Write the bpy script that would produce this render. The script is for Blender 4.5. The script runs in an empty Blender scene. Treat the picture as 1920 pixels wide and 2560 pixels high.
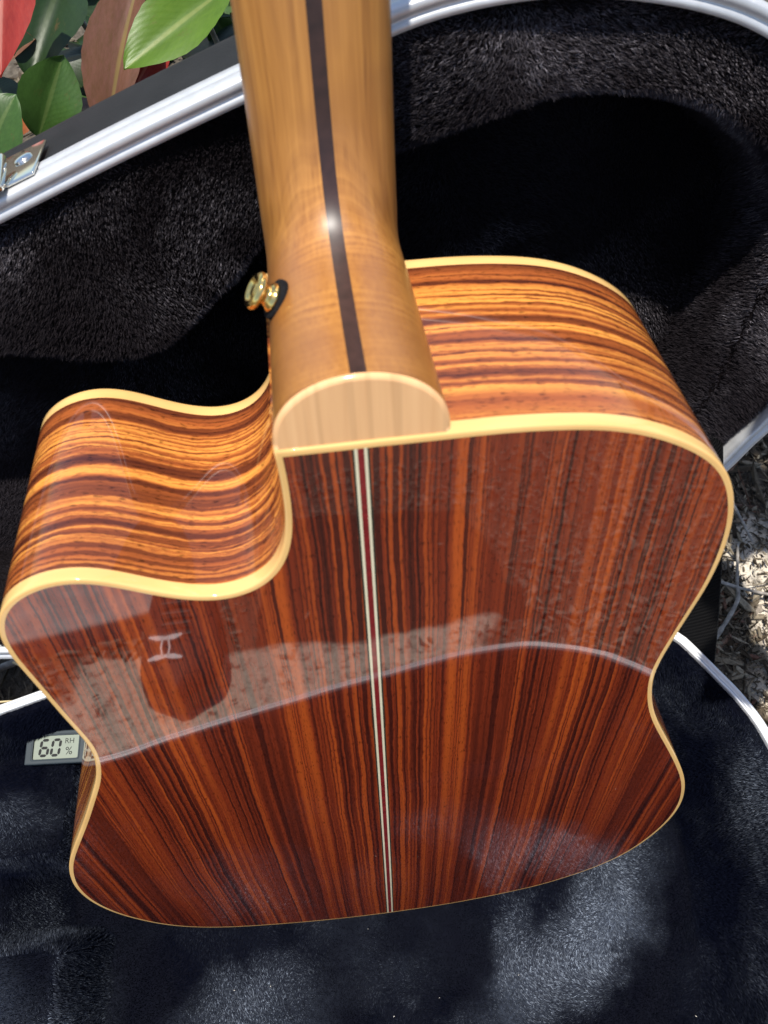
import bpy, bmesh, math, random
import numpy as np
from mathutils import Matrix, Vector
random.seed(7); rng = np.random.default_rng(11)
SC = bpy.context.scene
COL = SC.collection
R = math.radians

# ------------------------------------------------------------------ camera
cam_d = bpy.data.cameras.new('camera')
cam = bpy.data.objects.new('camera', cam_d); COL.objects.link(cam); SC.camera = cam
cam_d.sensor_fit = 'VERTICAL'; cam_d.sensor_height = 24.0; cam_d.lens = 24.0 * 2063 / 2560
cam_d.clip_start = 0.01; cam_d.clip_end = 200
right = Vector((0.99181, -0.12678, 0.01523)); up = Vector((0.1099, 0.90825, 0.40374)); fwd = Vector((0.06502, 0.39876, -0.91475))
cam.matrix_world = Matrix(((right.x, up.x, -fwd.x, -0.01244), (right.y, up.y, -fwd.y, 0.0279),
                           (right.z, up.z, -fwd.z, 0.71675), (0, 0, 0, 1)))
cam_d.dof.use_dof = True; cam_d.dof.focus_distance = 0.56; cam_d.dof.aperture_fstop = 9.5

# ------------------------------------------------------------------ world, sun, exposure
TH = R(18); S_, C_ = math.sin(TH), math.cos(TH)
GM = Matrix(((1, 0, 0, 0), (0, S_, -C_, 0), (0, C_, S_, 0), (0, 0, 0, 1)))   # guitar frame -> world
sun_g = Vector((-0.09, 0.93, 0.33)).normalized()
SUN = (GM.to_3x3() @ sun_g).normalized()
w = bpy.data.worlds.new('World'); SC.world = w; w.use_nodes = True
nt = w.node_tree
sky = nt.nodes.new('ShaderNodeTexSky'); sky.sky_type = 'NISHITA'; sky.sun_disc = False
sky.sun_elevation = math.asin(SUN.z); sky.sun_rotation = math.atan2(SUN.x, SUN.y)
bg = nt.nodes['Background']; bg.inputs['Strength'].default_value = 0.12
nt.links.new(sky.outputs[0], bg.inputs['Color'])
sd = bpy.data.lights.new('sun', 'SUN'); sun = bpy.data.objects.new('sun', sd); COL.objects.link(sun)
sd.energy = 4.6; sd.angle = R(0.53); sd.color = (1.0, 0.95, 0.86)
sun.rotation_euler = SUN.to_track_quat('Z', 'Y').to_euler()
SC.view_settings.view_transform = 'Standard'; SC.view_settings.look = 'None'
SC.view_settings.exposure = 0.75; SC.view_settings.gamma = 1.0
SC.render.engine = 'CYCLES'
SC.cycles.max_bounces = 8; SC.cycles.use_denoising = True

# ------------------------------------------------------------------ node helpers
class NT:
    def __init__(self, name):
        self.m = bpy.data.materials.new(name); self.m.use_nodes = True
        self.t = self.m.node_tree; self.n = self.t.nodes; self.b = self.n['Principled BSDF']
    def node(self, typ, **kw):
        x = self.n.new(typ)
        for k, v in kw.items(): setattr(x, k, v)
        return x
    def put(self, x, sock, v):
        s = x.inputs[sock]
        if isinstance(v, bpy.types.NodeSocket): self.t.links.new(v, s)
        else: s.default_value = v
    def math(self, op, a, b=None, c=None, clamp=False):
        x = self.node('ShaderNodeMath', operation=op); x.use_clamp = clamp
        self.put(x, 0, a)
        if b is not None: self.put(x, 1, b)
        if c is not None: self.put(x, 2, c)
        return x.outputs[0]
    def noise(self, vec, scale=1.0, detail=2.0, rough=0.5):
        x = self.node('ShaderNodeTexNoise'); self.put(x, 'Vector', vec); self.put(x, 'Scale', scale)
        self.put(x, 'Detail', detail); self.put(x, 'Roughness', rough); return x.outputs[0]
    def comb(self, a, b, c=0.0):
        x = self.node('ShaderNodeCombineXYZ'); self.put(x, 0, a); self.put(x, 1, b); self.put(x, 2, c); return x.outputs[0]
    def sep(self, v):
        x = self.node('ShaderNodeSeparateXYZ'); self.put(x, 0, v); return x.outputs
    def ramp(self, fac, stops, interp='LINEAR'):
        x = self.node('ShaderNodeValToRGB'); cr = x.color_ramp; cr.interpolation = interp
        while len(cr.elements) < len(stops): cr.elements.new(0.5)
        for e, (p, c) in zip(cr.elements, stops):
            e.position = p; e.color = (c, c, c, 1) if isinstance(c, (int, float)) else (*c, 1)
        self.put(x, 0, fac); return x.outputs[0]
    def mix(self, fac, a, b, mode='MIX'):
        x = self.node('ShaderNodeMix', data_type='RGBA', blend_type=mode)
        self.put(x, 0, fac); self.put(x, 6, a if isinstance(a, bpy.types.NodeSocket) else (*a, 1))
        self.put(x, 7, b if isinstance(b, bpy.types.NodeSocket) else (*b, 1)); return x.outputs[2]
    def coord(self, which='Object'):
        return self.node('ShaderNodeTexCoord').outputs[which]
    def bump(self, h, strength=0.3, dist=0.001):
        x = self.node('ShaderNodeBump'); self.put(x, 'Height', h); self.put(x, 'Strength', strength); self.put(x, 'Distance', dist)
        self.put(self.b, 'Normal', x.outputs[0])
    def set(self, **kw):
        names = dict(color='Base Color', rough='Roughness', metal='Metallic', ior='IOR', spec='Specular IOR Level', coat='Coat Weight',
                     coat_rough='Coat Roughness', sheen='Sheen Weight', sheen_rough='Sheen Roughness', sheen_tint='Sheen Tint',
                     trans='Transmission Weight', alpha='Alpha', sss='Subsurface Weight')
        for k, v in kw.items():
            if isinstance(v, tuple) and len(v) == 3: v = (*v, 1)
            self.put(self.b, names[k], v)
        return self.m

def mat_plain(name, color, rough=0.5, metal=0.0, var=0.12, scale=60, **kw):
    t = NT(name); c = t.coord()
    n = t.noise(c, scale, 4)
    f = t.ramp(n, [(0.3, 1 - var), (0.7, 1 + var)])
    t.set(color=t.mix(1.0, color, f, 'MULTIPLY'), metal=metal, **kw)
    t.set(rough=t.math('MULTIPLY_ADD', n, 0.12 * rough, rough * 0.94))
    return t.m

# ---- rosewood
def rosewood_tail(t, g, along, across, col_lo, col_mid, col_hi, pore=1.0, ior=1.66):
    # g: 0..1 grain tone; fine fibres and pores on top of it
    fib = t.noise(t.comb(t.math('MULTIPLY', across, 1500.0), t.math('MULTIPLY', along, 18.0)), 1.0, 3, 0.6)
    g2 = t.math('ADD', g, t.math('MULTIPLY_ADD', fib, 0.34, -0.17), clamp=True)
    col = t.ramp(g2, [(0.0, col_lo), (0.28, tuple(a * .55 + b * .45 for a, b in zip(col_lo, col_mid))), (0.5, col_mid), (1.0, col_hi)])
    por = t.noise(t.comb(t.math('MULTIPLY', across, 1900.0), t.math('MULTIPLY', along, 210.0), 3.0), 1.0, 1, 0.5)
    pf = t.ramp(por, [(0.33, 0.30), (0.40, 1.0)])
    col = t.mix(pore, col, pf, 'MULTIPLY')
    t.set(color=col, rough=0.03, ior=ior)
    h = t.noise(t.coord(), 14.0, 2)
    t.bump(h, 0.016, 0.004)
    return t.m

def grain_lines(t, v, y, seed, f1, f2, yk, a1=.66, a2=.42):
    l1 = t.noise(t.comb(t.math('MULTIPLY', v, f1), t.math('MULTIPLY', y, yk), seed + 17), 1.0, 1, 0.5)
    l2 = t.noise(t.comb(t.math('MULTIPLY', v, f2), t.math('MULTIPLY', y, yk * 1.6), seed + 31), 1.0, 1, 0.5)
    l1 = t.math('ADD', l1, t.math('MULTIPLY_ADD', t.noise(t.comb(t.math('MULTIPLY', v, 40.0), t.math('MULTIPLY', y, 4.0), seed + 5), 1.0, 2), 0.22, -0.11))
    d1 = t.ramp(l1, [(0.36, 0.0), (0.43, 1.0)]); d2 = t.ramp(l2, [(0.35, 0.0), (0.42, 1.0)])
    return t.math('MULTIPLY', t.math('MULTIPLY_ADD', d1, a1, 1 - a1), t.math('MULTIPLY_ADD', d2, a2, 1 - a2))
def mat_back(name, seed):
    t = NT(name); x, y, z = t.sep(t.coord())
    ax = t.math('ABSOLUTE', x)
    wob = t.noise(t.comb(t.math('MULTIPLY', ax, 9.0), t.math('MULTIPLY', y, 5.0), seed), 1.0, 2)
    wob2 = t.noise(t.comb(t.math('MULTIPLY', ax, 230.0), t.math('MULTIPLY', y, 85.0), seed + 4), 1.0, 3, 0.6)
    v = t.math('ADD', ax, t.math('MULTIPLY_ADD', wob, 0.009, -0.0045))
    v = t.math('ADD', v, t.math('MULTIPLY_ADD', wob2, 0.0013, -0.00065))
    yy = t.math('MULTIPLY', y, 0.9)
    broad = t.noise(t.comb(t.math('MULTIPLY', v, 50.0), yy, seed), 1.0, 2, 0.55)
    mid = t.noise(t.comb(t.math('MULTIPLY', v, 240.0), yy, seed + 9), 1.0, 2, 0.6)
    g = t.math('ADD', t.ramp(broad, [(0.30, 0.06), (0.68, 0.60)]), t.ramp(mid, [(0.35, 0.02), (0.62, 0.36)]))
    g = t.math('MULTIPLY', g, grain_lines(t, v, y, seed, 450.0, 950.0, 0.8, .74, .44))
    return rosewood_tail(t, g, y, v, (0.017, 0.0048, 0.0044), (0.145, 0.0205, 0.0070), (0.385, 0.071, 0.0110), 0.7, 1.8)

STRIPES = [(-.111, .25), (-.102, .35), (-.0965, .8), (-.093, .7), (-.0918, .08), (-.0905, .12), (-.089, .75), (-.0795, .95), (-.0765, .9),
           (-.075, .35), (-.0735, .85), (-.0708, .4), (-.069, .85), (-.0662, .10), (-.0632, .16), (-.0618, .9), (-.0582, .95), (-.0565, .34),
           (-.053, .42), (-.0502, .22), (-.048, .92), (-.0433, .6), (-.0415, .95), (-.0381, .22), (-.0362, .92), (-.0328, .26), (-.0303, .24),
           (-.0283, .85), (-.0262, .14), (-.0243, .96), (-.0176, .42), (-.0065, .8)]
def mat_side(name, off):
    t = NT(name); uv = t.node('ShaderNodeUVMap').outputs[0]; u, v, _ = t.sep(uv)
    u = t.math('ADD', u, off)
    wob = t.noise(t.comb(t.math('MULTIPLY', u, 7.0), t.math('MULTIPLY', v, 12.0), off), 1.0, 2)
    wob2 = t.noise(t.comb(t.math('MULTIPLY', u, 85.0), t.math('MULTIPLY', v, 300.0), off + 3), 1.0, 3, 0.6)
    vv = t.math('ADD', v, t.math('MULTIPLY_ADD', wob, 0.012, -0.0060))
    vv = t.math('ADD', vv, t.math('MULTIPLY_ADD', wob2, 0.0030, -0.0015))
    p = t.math('MULTIPLY_ADD', vv, 1 / .1045, .111 / .1045)
    g = t.ramp(p, [((z + .111) / .1045, s) for z, s in STRIPES])
    g = t.math('MULTIPLY', g, grain_lines(t, vv, u, off + 2, 560.0, 1150.0, 2.6, .68, .44))
    mid = t.noise(t.comb(t.math('MULTIPLY', vv, 160.0), t.math('MULTIPLY', u, 4.0), off + 8), 1.0, 3, 0.6)
    g = t.math('ADD', g, t.math('MULTIPLY_ADD', mid, 0.50, -0.25), clamp=True)
    edge = t.ramp(t.math('MULTIPLY', v, -1.0), [(0.086, 1.0), (0.102, 0.55)])
    g = t.math('MULTIPLY', g, edge)
    return rosewood_tail(t, g, u, vv, (0.056, 0.0135, 0.008), (0.275, 0.072, 0.0185), (0.60, 0.245, 0.047), 0.85, 1.42)

def mat_maple(name, c1, c2, rough=0.08, axis=1, s=(500., 10.), line=0.0):  # straight-grained pale wood
    t = NT(name); co = t.sep(t.coord())
    a = co[0] if axis == 1 else co[1]; b = co[1] if axis == 1 else co[0]
    f = t.noise(t.comb(t.math('MULTIPLY', a, s[0]), t.math('MULTIPLY', b, s[1]), t.math('MULTIPLY', co[2], 60.)), 1.0, 3)
    col = t.mix(t.ramp(f, [(0.3, 0.0), (0.7, 1.0)]), c1, c2)
    if line:
        l = t.noise(t.comb(t.math('MULTIPLY', co[0], 190.0), t.math('MULTIPLY', co[1], 6.0)), 1.0, 1)
        col = t.mix(line, col, t.ramp(l, [(0.40, 0.55), (0.46, 1.0)]), 'MULTIPLY')
    t.set(color=col, rough=rough, ior=1.5); return t.m

def mat_neck(name):
    t = NT(name); x, y, z = t.sep(t.coord())
    # flat-sawn grain: rings are planes tilted to the surface, so the carved heel shows arcs
    wob = t.noise(t.comb(t.math('MULTIPLY', x, 25.), t.math('MULTIPLY', y, 6.), t.math('MULTIPLY', z, 25.)), 1.0, 3)
    d = t.math('ADD', t.math('MULTIPLY', z, 1.0), t.math('MULTIPLY', t.math('MULTIPLY', x, x), 6.0))
    d = t.math('ADD', d, t.math('MULTIPLY', y, 0.03))
    d = t.math('ADD', d, t.math('MULTIPLY', wob, 0.010))
    ring = t.noise(t.comb(t.math('MULTIPLY', d, 420.), 0.0, 2.0), 1.0, 3, 0.65)
    fib = t.noise(t.comb(t.math('MULTIPLY', x, 900.), t.math('MULTIPLY', y, 14.), t.math('MULTIPLY', z, 300.)), 1.0, 3)
    big = t.noise(t.coord(), 26., 2)
    f = t.math('ADD', t.math('MULTIPLY_ADD', ring, 1.25, -0.16), t.math('MULTIPLY_ADD', fib, 0.60, -0.15))
    col = t.ramp(f, [(0.36, (0.205, 0.074, 0.010)), (0.56, (0.335, 0.137, 0.022)), (0.8, (0.435, 0.192, 0.036))])
    col = t.mix(t.ramp(big, [(0.35, 0.0), (0.7, 0.75)]), col, (0.21, 0.076, 0.016))
    t.set(color=col, rough=0.45, ior=1.46, spec=0.5, coat=0.7, coat_rough=0.30); t.bump(fib, 0.05, 0.0004); return t.m

M_BACK = mat_back('rosewood_back', 2.3)
M_SIDE = mat_side('rosewood_side', 0.0)
M_SIDE2 = mat_side('rosewood_side_cutaway', 1.7)
M_BIND = mat_maple('maple_binding', (0.55, 0.325, 0.115), (0.66, 0.410, 0.155), 0.07, 1, (22., 22.))
M_CAP = mat_maple('heel_cap_wood', (0.62, 0.340, 0.155), (0.70, 0.405, 0.195), 0.14, 1, (400., 12.), 0.22)
M_NECK = mat_neck('neck_wood')
M_DARKSTRIP = mat_plain('dark_laminate', (0.030, 0.013, 0.010), 0.42, var=0.3, scale=200)
M_IVORY = mat_plain('ivory_line', (0.54, 0.48, 0.33), 0.05, var=0.06)
M_RED = mat_plain('red_line', (0.145, 0.012, 0.013), 0.05, var=0.25, scale=300)
M_BLACK = mat_plain('black_line', (0.02, 0.022, 0.016), 0.05)
M_SPRUCE = mat_maple('spruce_top', (0.62, 0.45, 0.24), (0.72, 0.55, 0.33), 0.1)
M_EBONY = mat_plain('ebony', (0.02, 0.015, 0.013), 0.35)
M_GOLD = mat_plain('gold_plate', (0.86, 0.60, 0.20), 0.10, 1.0, var=0.03)
M_FELT = mat_plain('black_felt', (0.008, 0.008, 0.009), 0.95, var=0.4, scale=900, spec=0.1)
M_ALU = mat_plain('brushed_aluminium', (0.52, 0.53, 0.545), 0.5, 0.5, var=0.06, scale=180)
M_NICKEL = mat_plain('nickel_plate', (0.72, 0.70, 0.64), 0.09, 1.0, var=0.03)

def mat_tolex():
    t = NT('black_case_covering'); c = t.coord()
    v = t.node('ShaderNodeTexVoronoi'); t.put(v, 'Vector', c); t.put(v, 'Scale', 900.0)
    n = t.noise(c, 40, 3)
    t.set(color=t.ramp(n, [(0.3, (0.009, 0.0095, 0.010)), (0.7, (0.014, 0.0145, 0.0155))]), rough=0.62, spec=0.2)
    t.bump(v.outputs[0], 0.35, 0.0004); return t.m
M_TOLEX = mat_tolex()

def mat_plush(name, base, tip, sheen, spec=0.02, areas=(), fibre=False):
    t = NT(name); c = t.coord(); x, y, z = t.sep(c)
    n = t.noise(c, 9.0, 4, 0.6); f = t.noise(c, 420.0, 2)
    m = t.ramp(n, [(0.42, 0.0), (0.54, 0.035), (0.72, 0.26)])
    wx = t.math('MULTIPLY_ADD', t.noise(c, 26.0, 4, .6), 0.042, -0.021)
    for cx, cy, rx, ry, rot, a in areas:          # sunlit sheen painted into the plush colour at fixed places
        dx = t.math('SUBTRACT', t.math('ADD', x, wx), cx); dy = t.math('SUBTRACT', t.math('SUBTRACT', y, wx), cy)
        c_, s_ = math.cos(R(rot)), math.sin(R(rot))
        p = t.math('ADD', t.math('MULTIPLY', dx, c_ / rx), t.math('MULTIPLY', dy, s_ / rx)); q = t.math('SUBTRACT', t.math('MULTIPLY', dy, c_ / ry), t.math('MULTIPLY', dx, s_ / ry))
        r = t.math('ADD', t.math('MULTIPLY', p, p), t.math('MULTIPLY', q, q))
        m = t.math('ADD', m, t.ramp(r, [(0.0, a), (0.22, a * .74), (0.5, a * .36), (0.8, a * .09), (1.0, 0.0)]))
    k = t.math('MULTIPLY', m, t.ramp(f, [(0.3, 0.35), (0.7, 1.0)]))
    if fibre:
        rnd = t.node('ShaderNodeNewGeometry').outputs['Random Per Island']
        k = t.math('MULTIPLY', k, t.ramp(rnd, [(0.0, 0.15), (0.6, 0.6), (0.85, 1.3), (1.0, 3.2)]))
    t.set(color=t.mix(k, base, tip), rough=0.7, spec=spec, sheen=sheen, sheen_rough=0.35)
    t.put(t.b, 'Sheen Tint', (0.75, 0.82, 1.0, 1))
    return t.m
LIT_AREAS = [(.190, -.012, .090, .046, 55, .46), (.180, -.045, .05, .020, 60, .55), (.130, -.060, .12, .042, 40, .50), (.095, -.042, .05, .020, 75, .36), (.060, -.092, .08, .030, 30, .22), (-.125, -.062, .085, .046, 15, .44), (-.09, -.085, .05, .024, 15, .28), (-.01, -.045, .06, .022, 10, .10), (-.305, -.050, .075, .070, 0, .50), (-.232, -.045, .022, .07, 0, .10), (-.290, .095, .06, .030, 0, .16), (.285, .05, .02, .07, 0, .10)]
M_PLUSH = mat_plush('navy_plush', (0.0015, 0.0019, 0.0048), (0.034, 0.042, 0.060), 0.0, areas=LIT_AREAS)
M_PILE = mat_plush('navy_plush_pile', (0.0026, 0.0036, 0.0095), (0.36, 0.42, 0.53), 0.0, areas=LIT_AREAS, fibre=True)
LID_LIT_AREAS = [(.270, .300, .040, .030, 0, .75), (-.13, .325, .07, .014, 10, .38), (.12, .345, .12, .012, 0, .30), (-.06, .315, .05, .012, 20, .3), (.20, .335, .05, .014, 0, .35)]
M_LIDPLUSH = mat_plush('black_plush', (0.0040, 0.0030, 0.0032), (0.007, 0.006, 0.0065), 0.0)
M_LIDPILE = mat_plush('black_plush_pile', (0.0165, 0.0138, 0.0165), (0.27, 0.25, 0.285), 0.0, areas=LID_LIT_AREAS, fibre=True)

# ------------------------------------------------------------------ object helpers
def mesh_obj(name, verts, faces, mat, parent=None, smooth=True, uv=None, mats=None, fmat=None):
    me = bpy.data.meshes.new(name); me.from_pydata([tuple(v) for v in verts], [], [tuple(f) for f in faces])
    if smooth: me.polygons.foreach_set('use_smooth', [True] * len(me.polygons))
    for m in (mats or [mat]): me.materials.append(m)
    if fmat is not None: me.polygons.foreach_set('material_index', fmat)
    if uv is not None:
        l = me.uv_layers.new(name='UVMap'); idx = np.empty(len(me.loops), int); me.loops.foreach_get('vertex_index', idx)
        l.data.foreach_set('uv', np.asarray(uv, float)[idx].ravel())
    me.update()
    o = bpy.data.objects.new(name, me); COL.objects.link(o)
    if parent: o.parent = parent
    return o
def bm_obj(name, bm, mat, parent=None, smooth=False):
    me = bpy.data.meshes.new(name); bm.to_mesh(me); bm.free()
    me.polygons.foreach_set('use_smooth', [smooth] * len(me.polygons)); me.materials.append(mat)
    o = bpy.data.objects.new(name, me); COL.objects.link(o)
    if parent: o.parent = parent
    return o
def empty(name, label, cat, mat4=None, parent=None):
    o = bpy.data.objects.new(name, None); COL.objects.link(o)
    if mat4 is not None: o.matrix_world = mat4
    if label: o['label'] = label; o['category'] = cat
    if parent: o.parent = parent
    o.empty_display_size = 0.02
    return o
def quads(nr, nc, close_c=False, close_r=False):
    f = []
    for i in range(nr - (0 if close_r else 1)):
        for j in range(nc - (0 if close_c else 1)):
            a = i * nc + j; b = i * nc + (j + 1) % nc; k = ((i + 1) % nr) * nc
            f.append((a, b, k + (j + 1) % nc, k + j))
    return f
def box_bm(bm, c, s, rot=None, bev=0.0):
    r = bmesh.ops.create_cube(bm, size=1.0); vs = r['verts']
    for v in vs: v.co = Vector((v.co.x * s[0], v.co.y * s[1], v.co.z * s[2]))
    if bev:
        es = {e for v in vs for e in v.link_edges}
        rb = bmesh.ops.bevel(bm, geom=list(es), offset=bev, segments=3, affect='EDGES', profile=0.5)
        vs = list({v for f in rb['faces'] for v in f.verts} | {v for v in vs if v.is_valid})
    for v in vs: v.co = (rot @ v.co if rot else v.co) + Vector(c)
    return vs
def resample(P, step, closed=False):
    P = np.asarray(P, float)
    if closed: P = np.vstack([P, P[:1]])
    s = np.r_[0, np.cumsum(np.linalg.norm(np.diff(P, axis=0), axis=1))]
    n = max(int(round(s[-1] / step)), 3)
    u = np.linspace(0, s[-1], n + 1)
    if closed: u = u[:-1]
    return np.c_[tuple(np.interp(u, s, P[:, k]) for k in range(P.shape[1]))]
def catmull(P, k=8, closed=True):
    P = np.asarray(P, float); n = len(P); out = []
    rngi = range(n) if closed else range(n - 1)
    for i in rngi:
        g = lambda j: P[j % n] if closed else P[min(max(j, 0), n - 1)]
        p0, p1, p2, p3 = g(i - 1), g(i), g(i + 1), g(i + 2)
        for q in range(k):
            t = q / k
            out.append(0.5 * (2 * p1 + (p2 - p0) * t + (2 * p0 - 5 * p1 + 4 * p2 - p3) * t * t + (3 * p1 - p0 - 3 * p2 + p3) * t ** 3))
    if not closed: out.append(P[-1])
    return np.array(out)
def normals2d(P):          # outward normals for a clockwise closed polyline, mitred
    a = P - np.roll(P, 1, 0); b = np.roll(P, -1, 0) - P
    a /= np.linalg.norm(a, axis=1)[:, None]; b /= np.linalg.norm(b, axis=1)[:, None]
    na = np.c_[-a[:, 1], a[:, 0]]; nb = np.c_[-b[:, 1], b[:, 0]]
    m = na + nb; m /= np.linalg.norm(m, axis=1)[:, None]
    return m / np.clip((m * nb).sum(1), 0.5, 1)[:, None]
def smooth_ends(P, it, lam=0.5):
    P = P.copy()
    for _ in range(it): P[1:-1] += lam * (0.5 * (P[:-2] + P[2:]) - P[1:-1])
    return P
def inside(poly, P):
    x, y = P[:, 0], P[:, 1]; r = np.zeros(len(P), bool)
    x1, y1 = poly[:, 0], poly[:, 1]; x2, y2 = np.roll(x1, -1), np.roll(y1, -1)
    for a, b, c, d in zip(x1, y1, x2, y2):
        if b != d:
            m = ((b > y) != (d > y)); r[m] ^= (x[m] < (c - a) * (y[m] - b) / (d - b) + a)
    return r
def polydist(poly, P):
    A = poly; B = np.roll(poly, -1, 0); best = np.full(len(P), 1e9)
    for a, b in zip(A, B):
        ab = b - a; t = np.clip(((P - a) @ ab) / (ab @ ab + 1e-12), 0, 1)
        best = np.minimum(best, ((P - a - t[:, None] * ab) ** 2).sum(1))
    return np.sqrt(best)
def sstep(a, b, x):
    t = np.clip((x - a) / (b - a), 0, 1); return t * t * (3 - 2 * t)

# ================================================================== GUITAR
guitar = empty('acoustic_guitar', 'glossy striped rosewood cutaway acoustic guitar standing back-forward in its open case', 'guitar', GM)
RD, C0 = 4.5, 0.0045
def dome(x, y): return C0 - (x ** 2 + (y - .24) ** 2) / (2 * RD)
def depth(y): return 0.111 + (0.5 - y) * 0.022
OUT_R = [(.0066,.4999),(.0132,.4998),(.0328,.4998),(.0525,.4996),(.0678,.4983),(.0832,.4962),(.0972,.4922),(.1103,.4862),(.1222,.4787),(.1303,.4717),(.1358,.4641),(.1392,.4567),(.1415,.4503),(.1437,.4409),(.1452,.4283),(.1453,.4140),(.1443,.3976),(.1417,.3827),(.1388,.3649),(.1366,.3500),(.1353,.3388),(.1352,.3272),(.1375,.3128),(.1413,.2970),(.1477,.2794),(.1551,.2627),(.1658,.2397),(.1777,.2127),(.1856,.1927),(.1905,.1771),(.1946,.1584),(.1966,.1423),(.1964,.1195),(.1912,.0892),(.1790,.0560),(.1605,.0320),(.1360,.0150),(.1120,.0045),(.0570,-.0052),(.0018,-.0062)]
OUT_L = [(-.0445,-.0030),(-.0892,.0040),(-.1264,.0130),(-.1514,.0258),(-.1689,.0432),(-.1811,.0630),(-.1897,.0815),(-.1960,.1058),(-.1980,.1278),(-.1968,.1497),(-.1919,.1734),(-.1867,.1894),(-.1793,.2071),(-.1697,.2280),(-.1592,.2514),(-.1484,.2770),(-.1423,.2915),(-.1387,.3031),(-.1356,.3180),(-.1349,.3297),(-.1364,.3421),(-.1384,.3569),(-.1403,.3737),(-.1423,.3919),(-.1441,.4038),(-.1446,.4135),(-.1437,.4231),(-.1412,.4307),(-.1376,.4369),(-.1332,.4409),(-.1265,.4451),(-.1204,.4475),(-.1147,.4487),(-.1077,.4486),(-.1013,.4467),(-.0934,.4429),(-.0819,.4362),(-.0722,.4322),(-.0622,.4292),(-.0516,.4299),(-.0401,.4351),(-.0319,.4451),(-.0275,.4579),(-.0260,.4674),(-.0254,.4811),(-.0256,.4939),(-.0260,.4996)]
path = resample(catmull(np.array(OUT_R + OUT_L), 6, closed=False), 0.003)
path = smooth_ends(path, 14)
INN = np.vstack([path, resample([path[-1], path[0]], 0.004)[1:-1]])   # closed, clockwise
NRM = normals2d(INN)
NV = len(INN)
OUTL = INN + NRM * 0.0025
ARC = np.r_[0, np.cumsum(np.linalg.norm(np.diff(OUTL, axis=0), axis=1))]

def ring(inset, zoff, mode='top'):
    P = OUTL - NRM * inset
    zt = dome(P[:, 0], P[:, 1]); zb = -depth(P[:, 1])
    return np.c_[P, (zt if mode == 'top' else zb) + zoff]
# back plate: polar grid on the dome, split at the centre strip
cen = np.array([0.012, 0.27]); NRINGS = 26
vs = []
for k in range(NRINGS):
    lam = (k + 1) / NRINGS
    P = cen + lam * (INN - cen); vs.append(np.c_[P, dome(P[:, 0], P[:, 1])])
vs = np.vstack(vs + [np.array([[cen[0], cen[1], dome(*cen)]])])
fs = quads(NRINGS, NV, close_c=True) + [(NRINGS * NV, (j + 1) % NV, j) for j in range(NV)]
bm = bmesh.new(); bv = [bm.verts.new(v) for v in vs]
for f in fs:
    try: bm.faces.new([bv[i] for i in f])
    except ValueError: pass
cuts = [-.0030, -.0022, -.00112, .00112, .0022, .0030]
for x in cuts:
    bmesh.ops.bisect_plane(bm, geom=bm.verts[:] + bm.edges[:] + bm.faces[:], plane_co=(x, 0, 0), plane_no=(1, 0, 0), dist=1e-7)
bmesh.ops.recalc_face_normals(bm, faces=bm.faces[:])
if sum(f.normal.z for f in bm.faces) < 0: bmesh.ops.reverse_faces(bm, faces=bm.faces[:])
def split_part(name, lo, hi, mat, lift=0.0):
    b2 = bmesh.new(); mp = {}
    for f in bm.faces:
        x = f.calc_center_median().x
        if lo <= x < hi:
            l = []
            for v in f.verts:
                if v not in mp: mp[v] = b2.verts.new((v.co.x, v.co.y, float(dome(v.co.x, v.co.y)) + lift))
                l.append(mp[v])
            b2.faces.new(l)
    o = bm_obj(name, b2, mat, guitar, True)
    me = o.data
    nn_ = [Vector((v.co.x / RD, (v.co.y - .24) / RD, 1)).normalized() for v in me.vertices]
    me.normals_split_custom_set_from_vertices(nn_)
    return o
split_part('back_panel', -1, cuts[0], M_BACK); split_part('back_panel', cuts[5], 1, M_BACK)
split_part('black_line', cuts[0], cuts[1], M_BLACK); split_part('black_line', cuts[4], cuts[5], M_BLACK)
split_part('ivory_line', cuts[1], cuts[2], M_IVORY); split_part('ivory_line', cuts[3], cuts[4], M_IVORY)
split_part('centre_strip', cuts[2], cuts[3], M_RED)
bm.free()
# bindings and sides
rs = [ring(.0025, 0), ring(.0010, 0.00002), ring(.0004, -.0001), ring(.0001, -.0004), ring(0, -.0009), ring(0, -.0035), ring(0, -.0058)]
mesh_obj('back_binding', np.vstack(rs), [f[::-1] for f in quads(len(rs), NV, close_c=True)], M_BIND, guitar)
rs = [ring(0, .0070, 'bot'), ring(0, .0035, 'bot'), ring(0, .0010, 'bot'), ring(.0004, .0002, 'bot'), ring(.0012, 0, 'bot')]
mesh_obj('soundboard_binding', np.vstack(rs), [f[::-1] for f in quads(len(rs), NV, close_c=True)], M_BIND, guitar)
top = ring(.0012, 0, 'bot'); mesh_obj('soundboard', top, [tuple(range(NV))], M_SPRUCE, guitar, smooth=False)
a = ring(0, -.0058); b_ = ring(0, .0070, 'bot')
NS = 8
S = np.array([a + (b_ - a) * k / NS for k in range(NS + 1)]).reshape(-1, 3)
uvs = np.array([[ARC[j], S[k * NV + j, 2] * (0.111 / depth(S[k * NV + j, 1]))] for k in range(NS + 1) for j in range(NV)])
allf = quads(NS + 1, NV, close_c=True)
jcut = int(np.argmin(np.hypot(OUTL[:, 0] + .034, OUTL[:, 1] - .449)))     # joint in the cutaway
jl = int(np.argmin(np.hypot(OUTL[:, 0] - .0, OUTL[:, 1] + .0087)))       # tail joint
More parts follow.
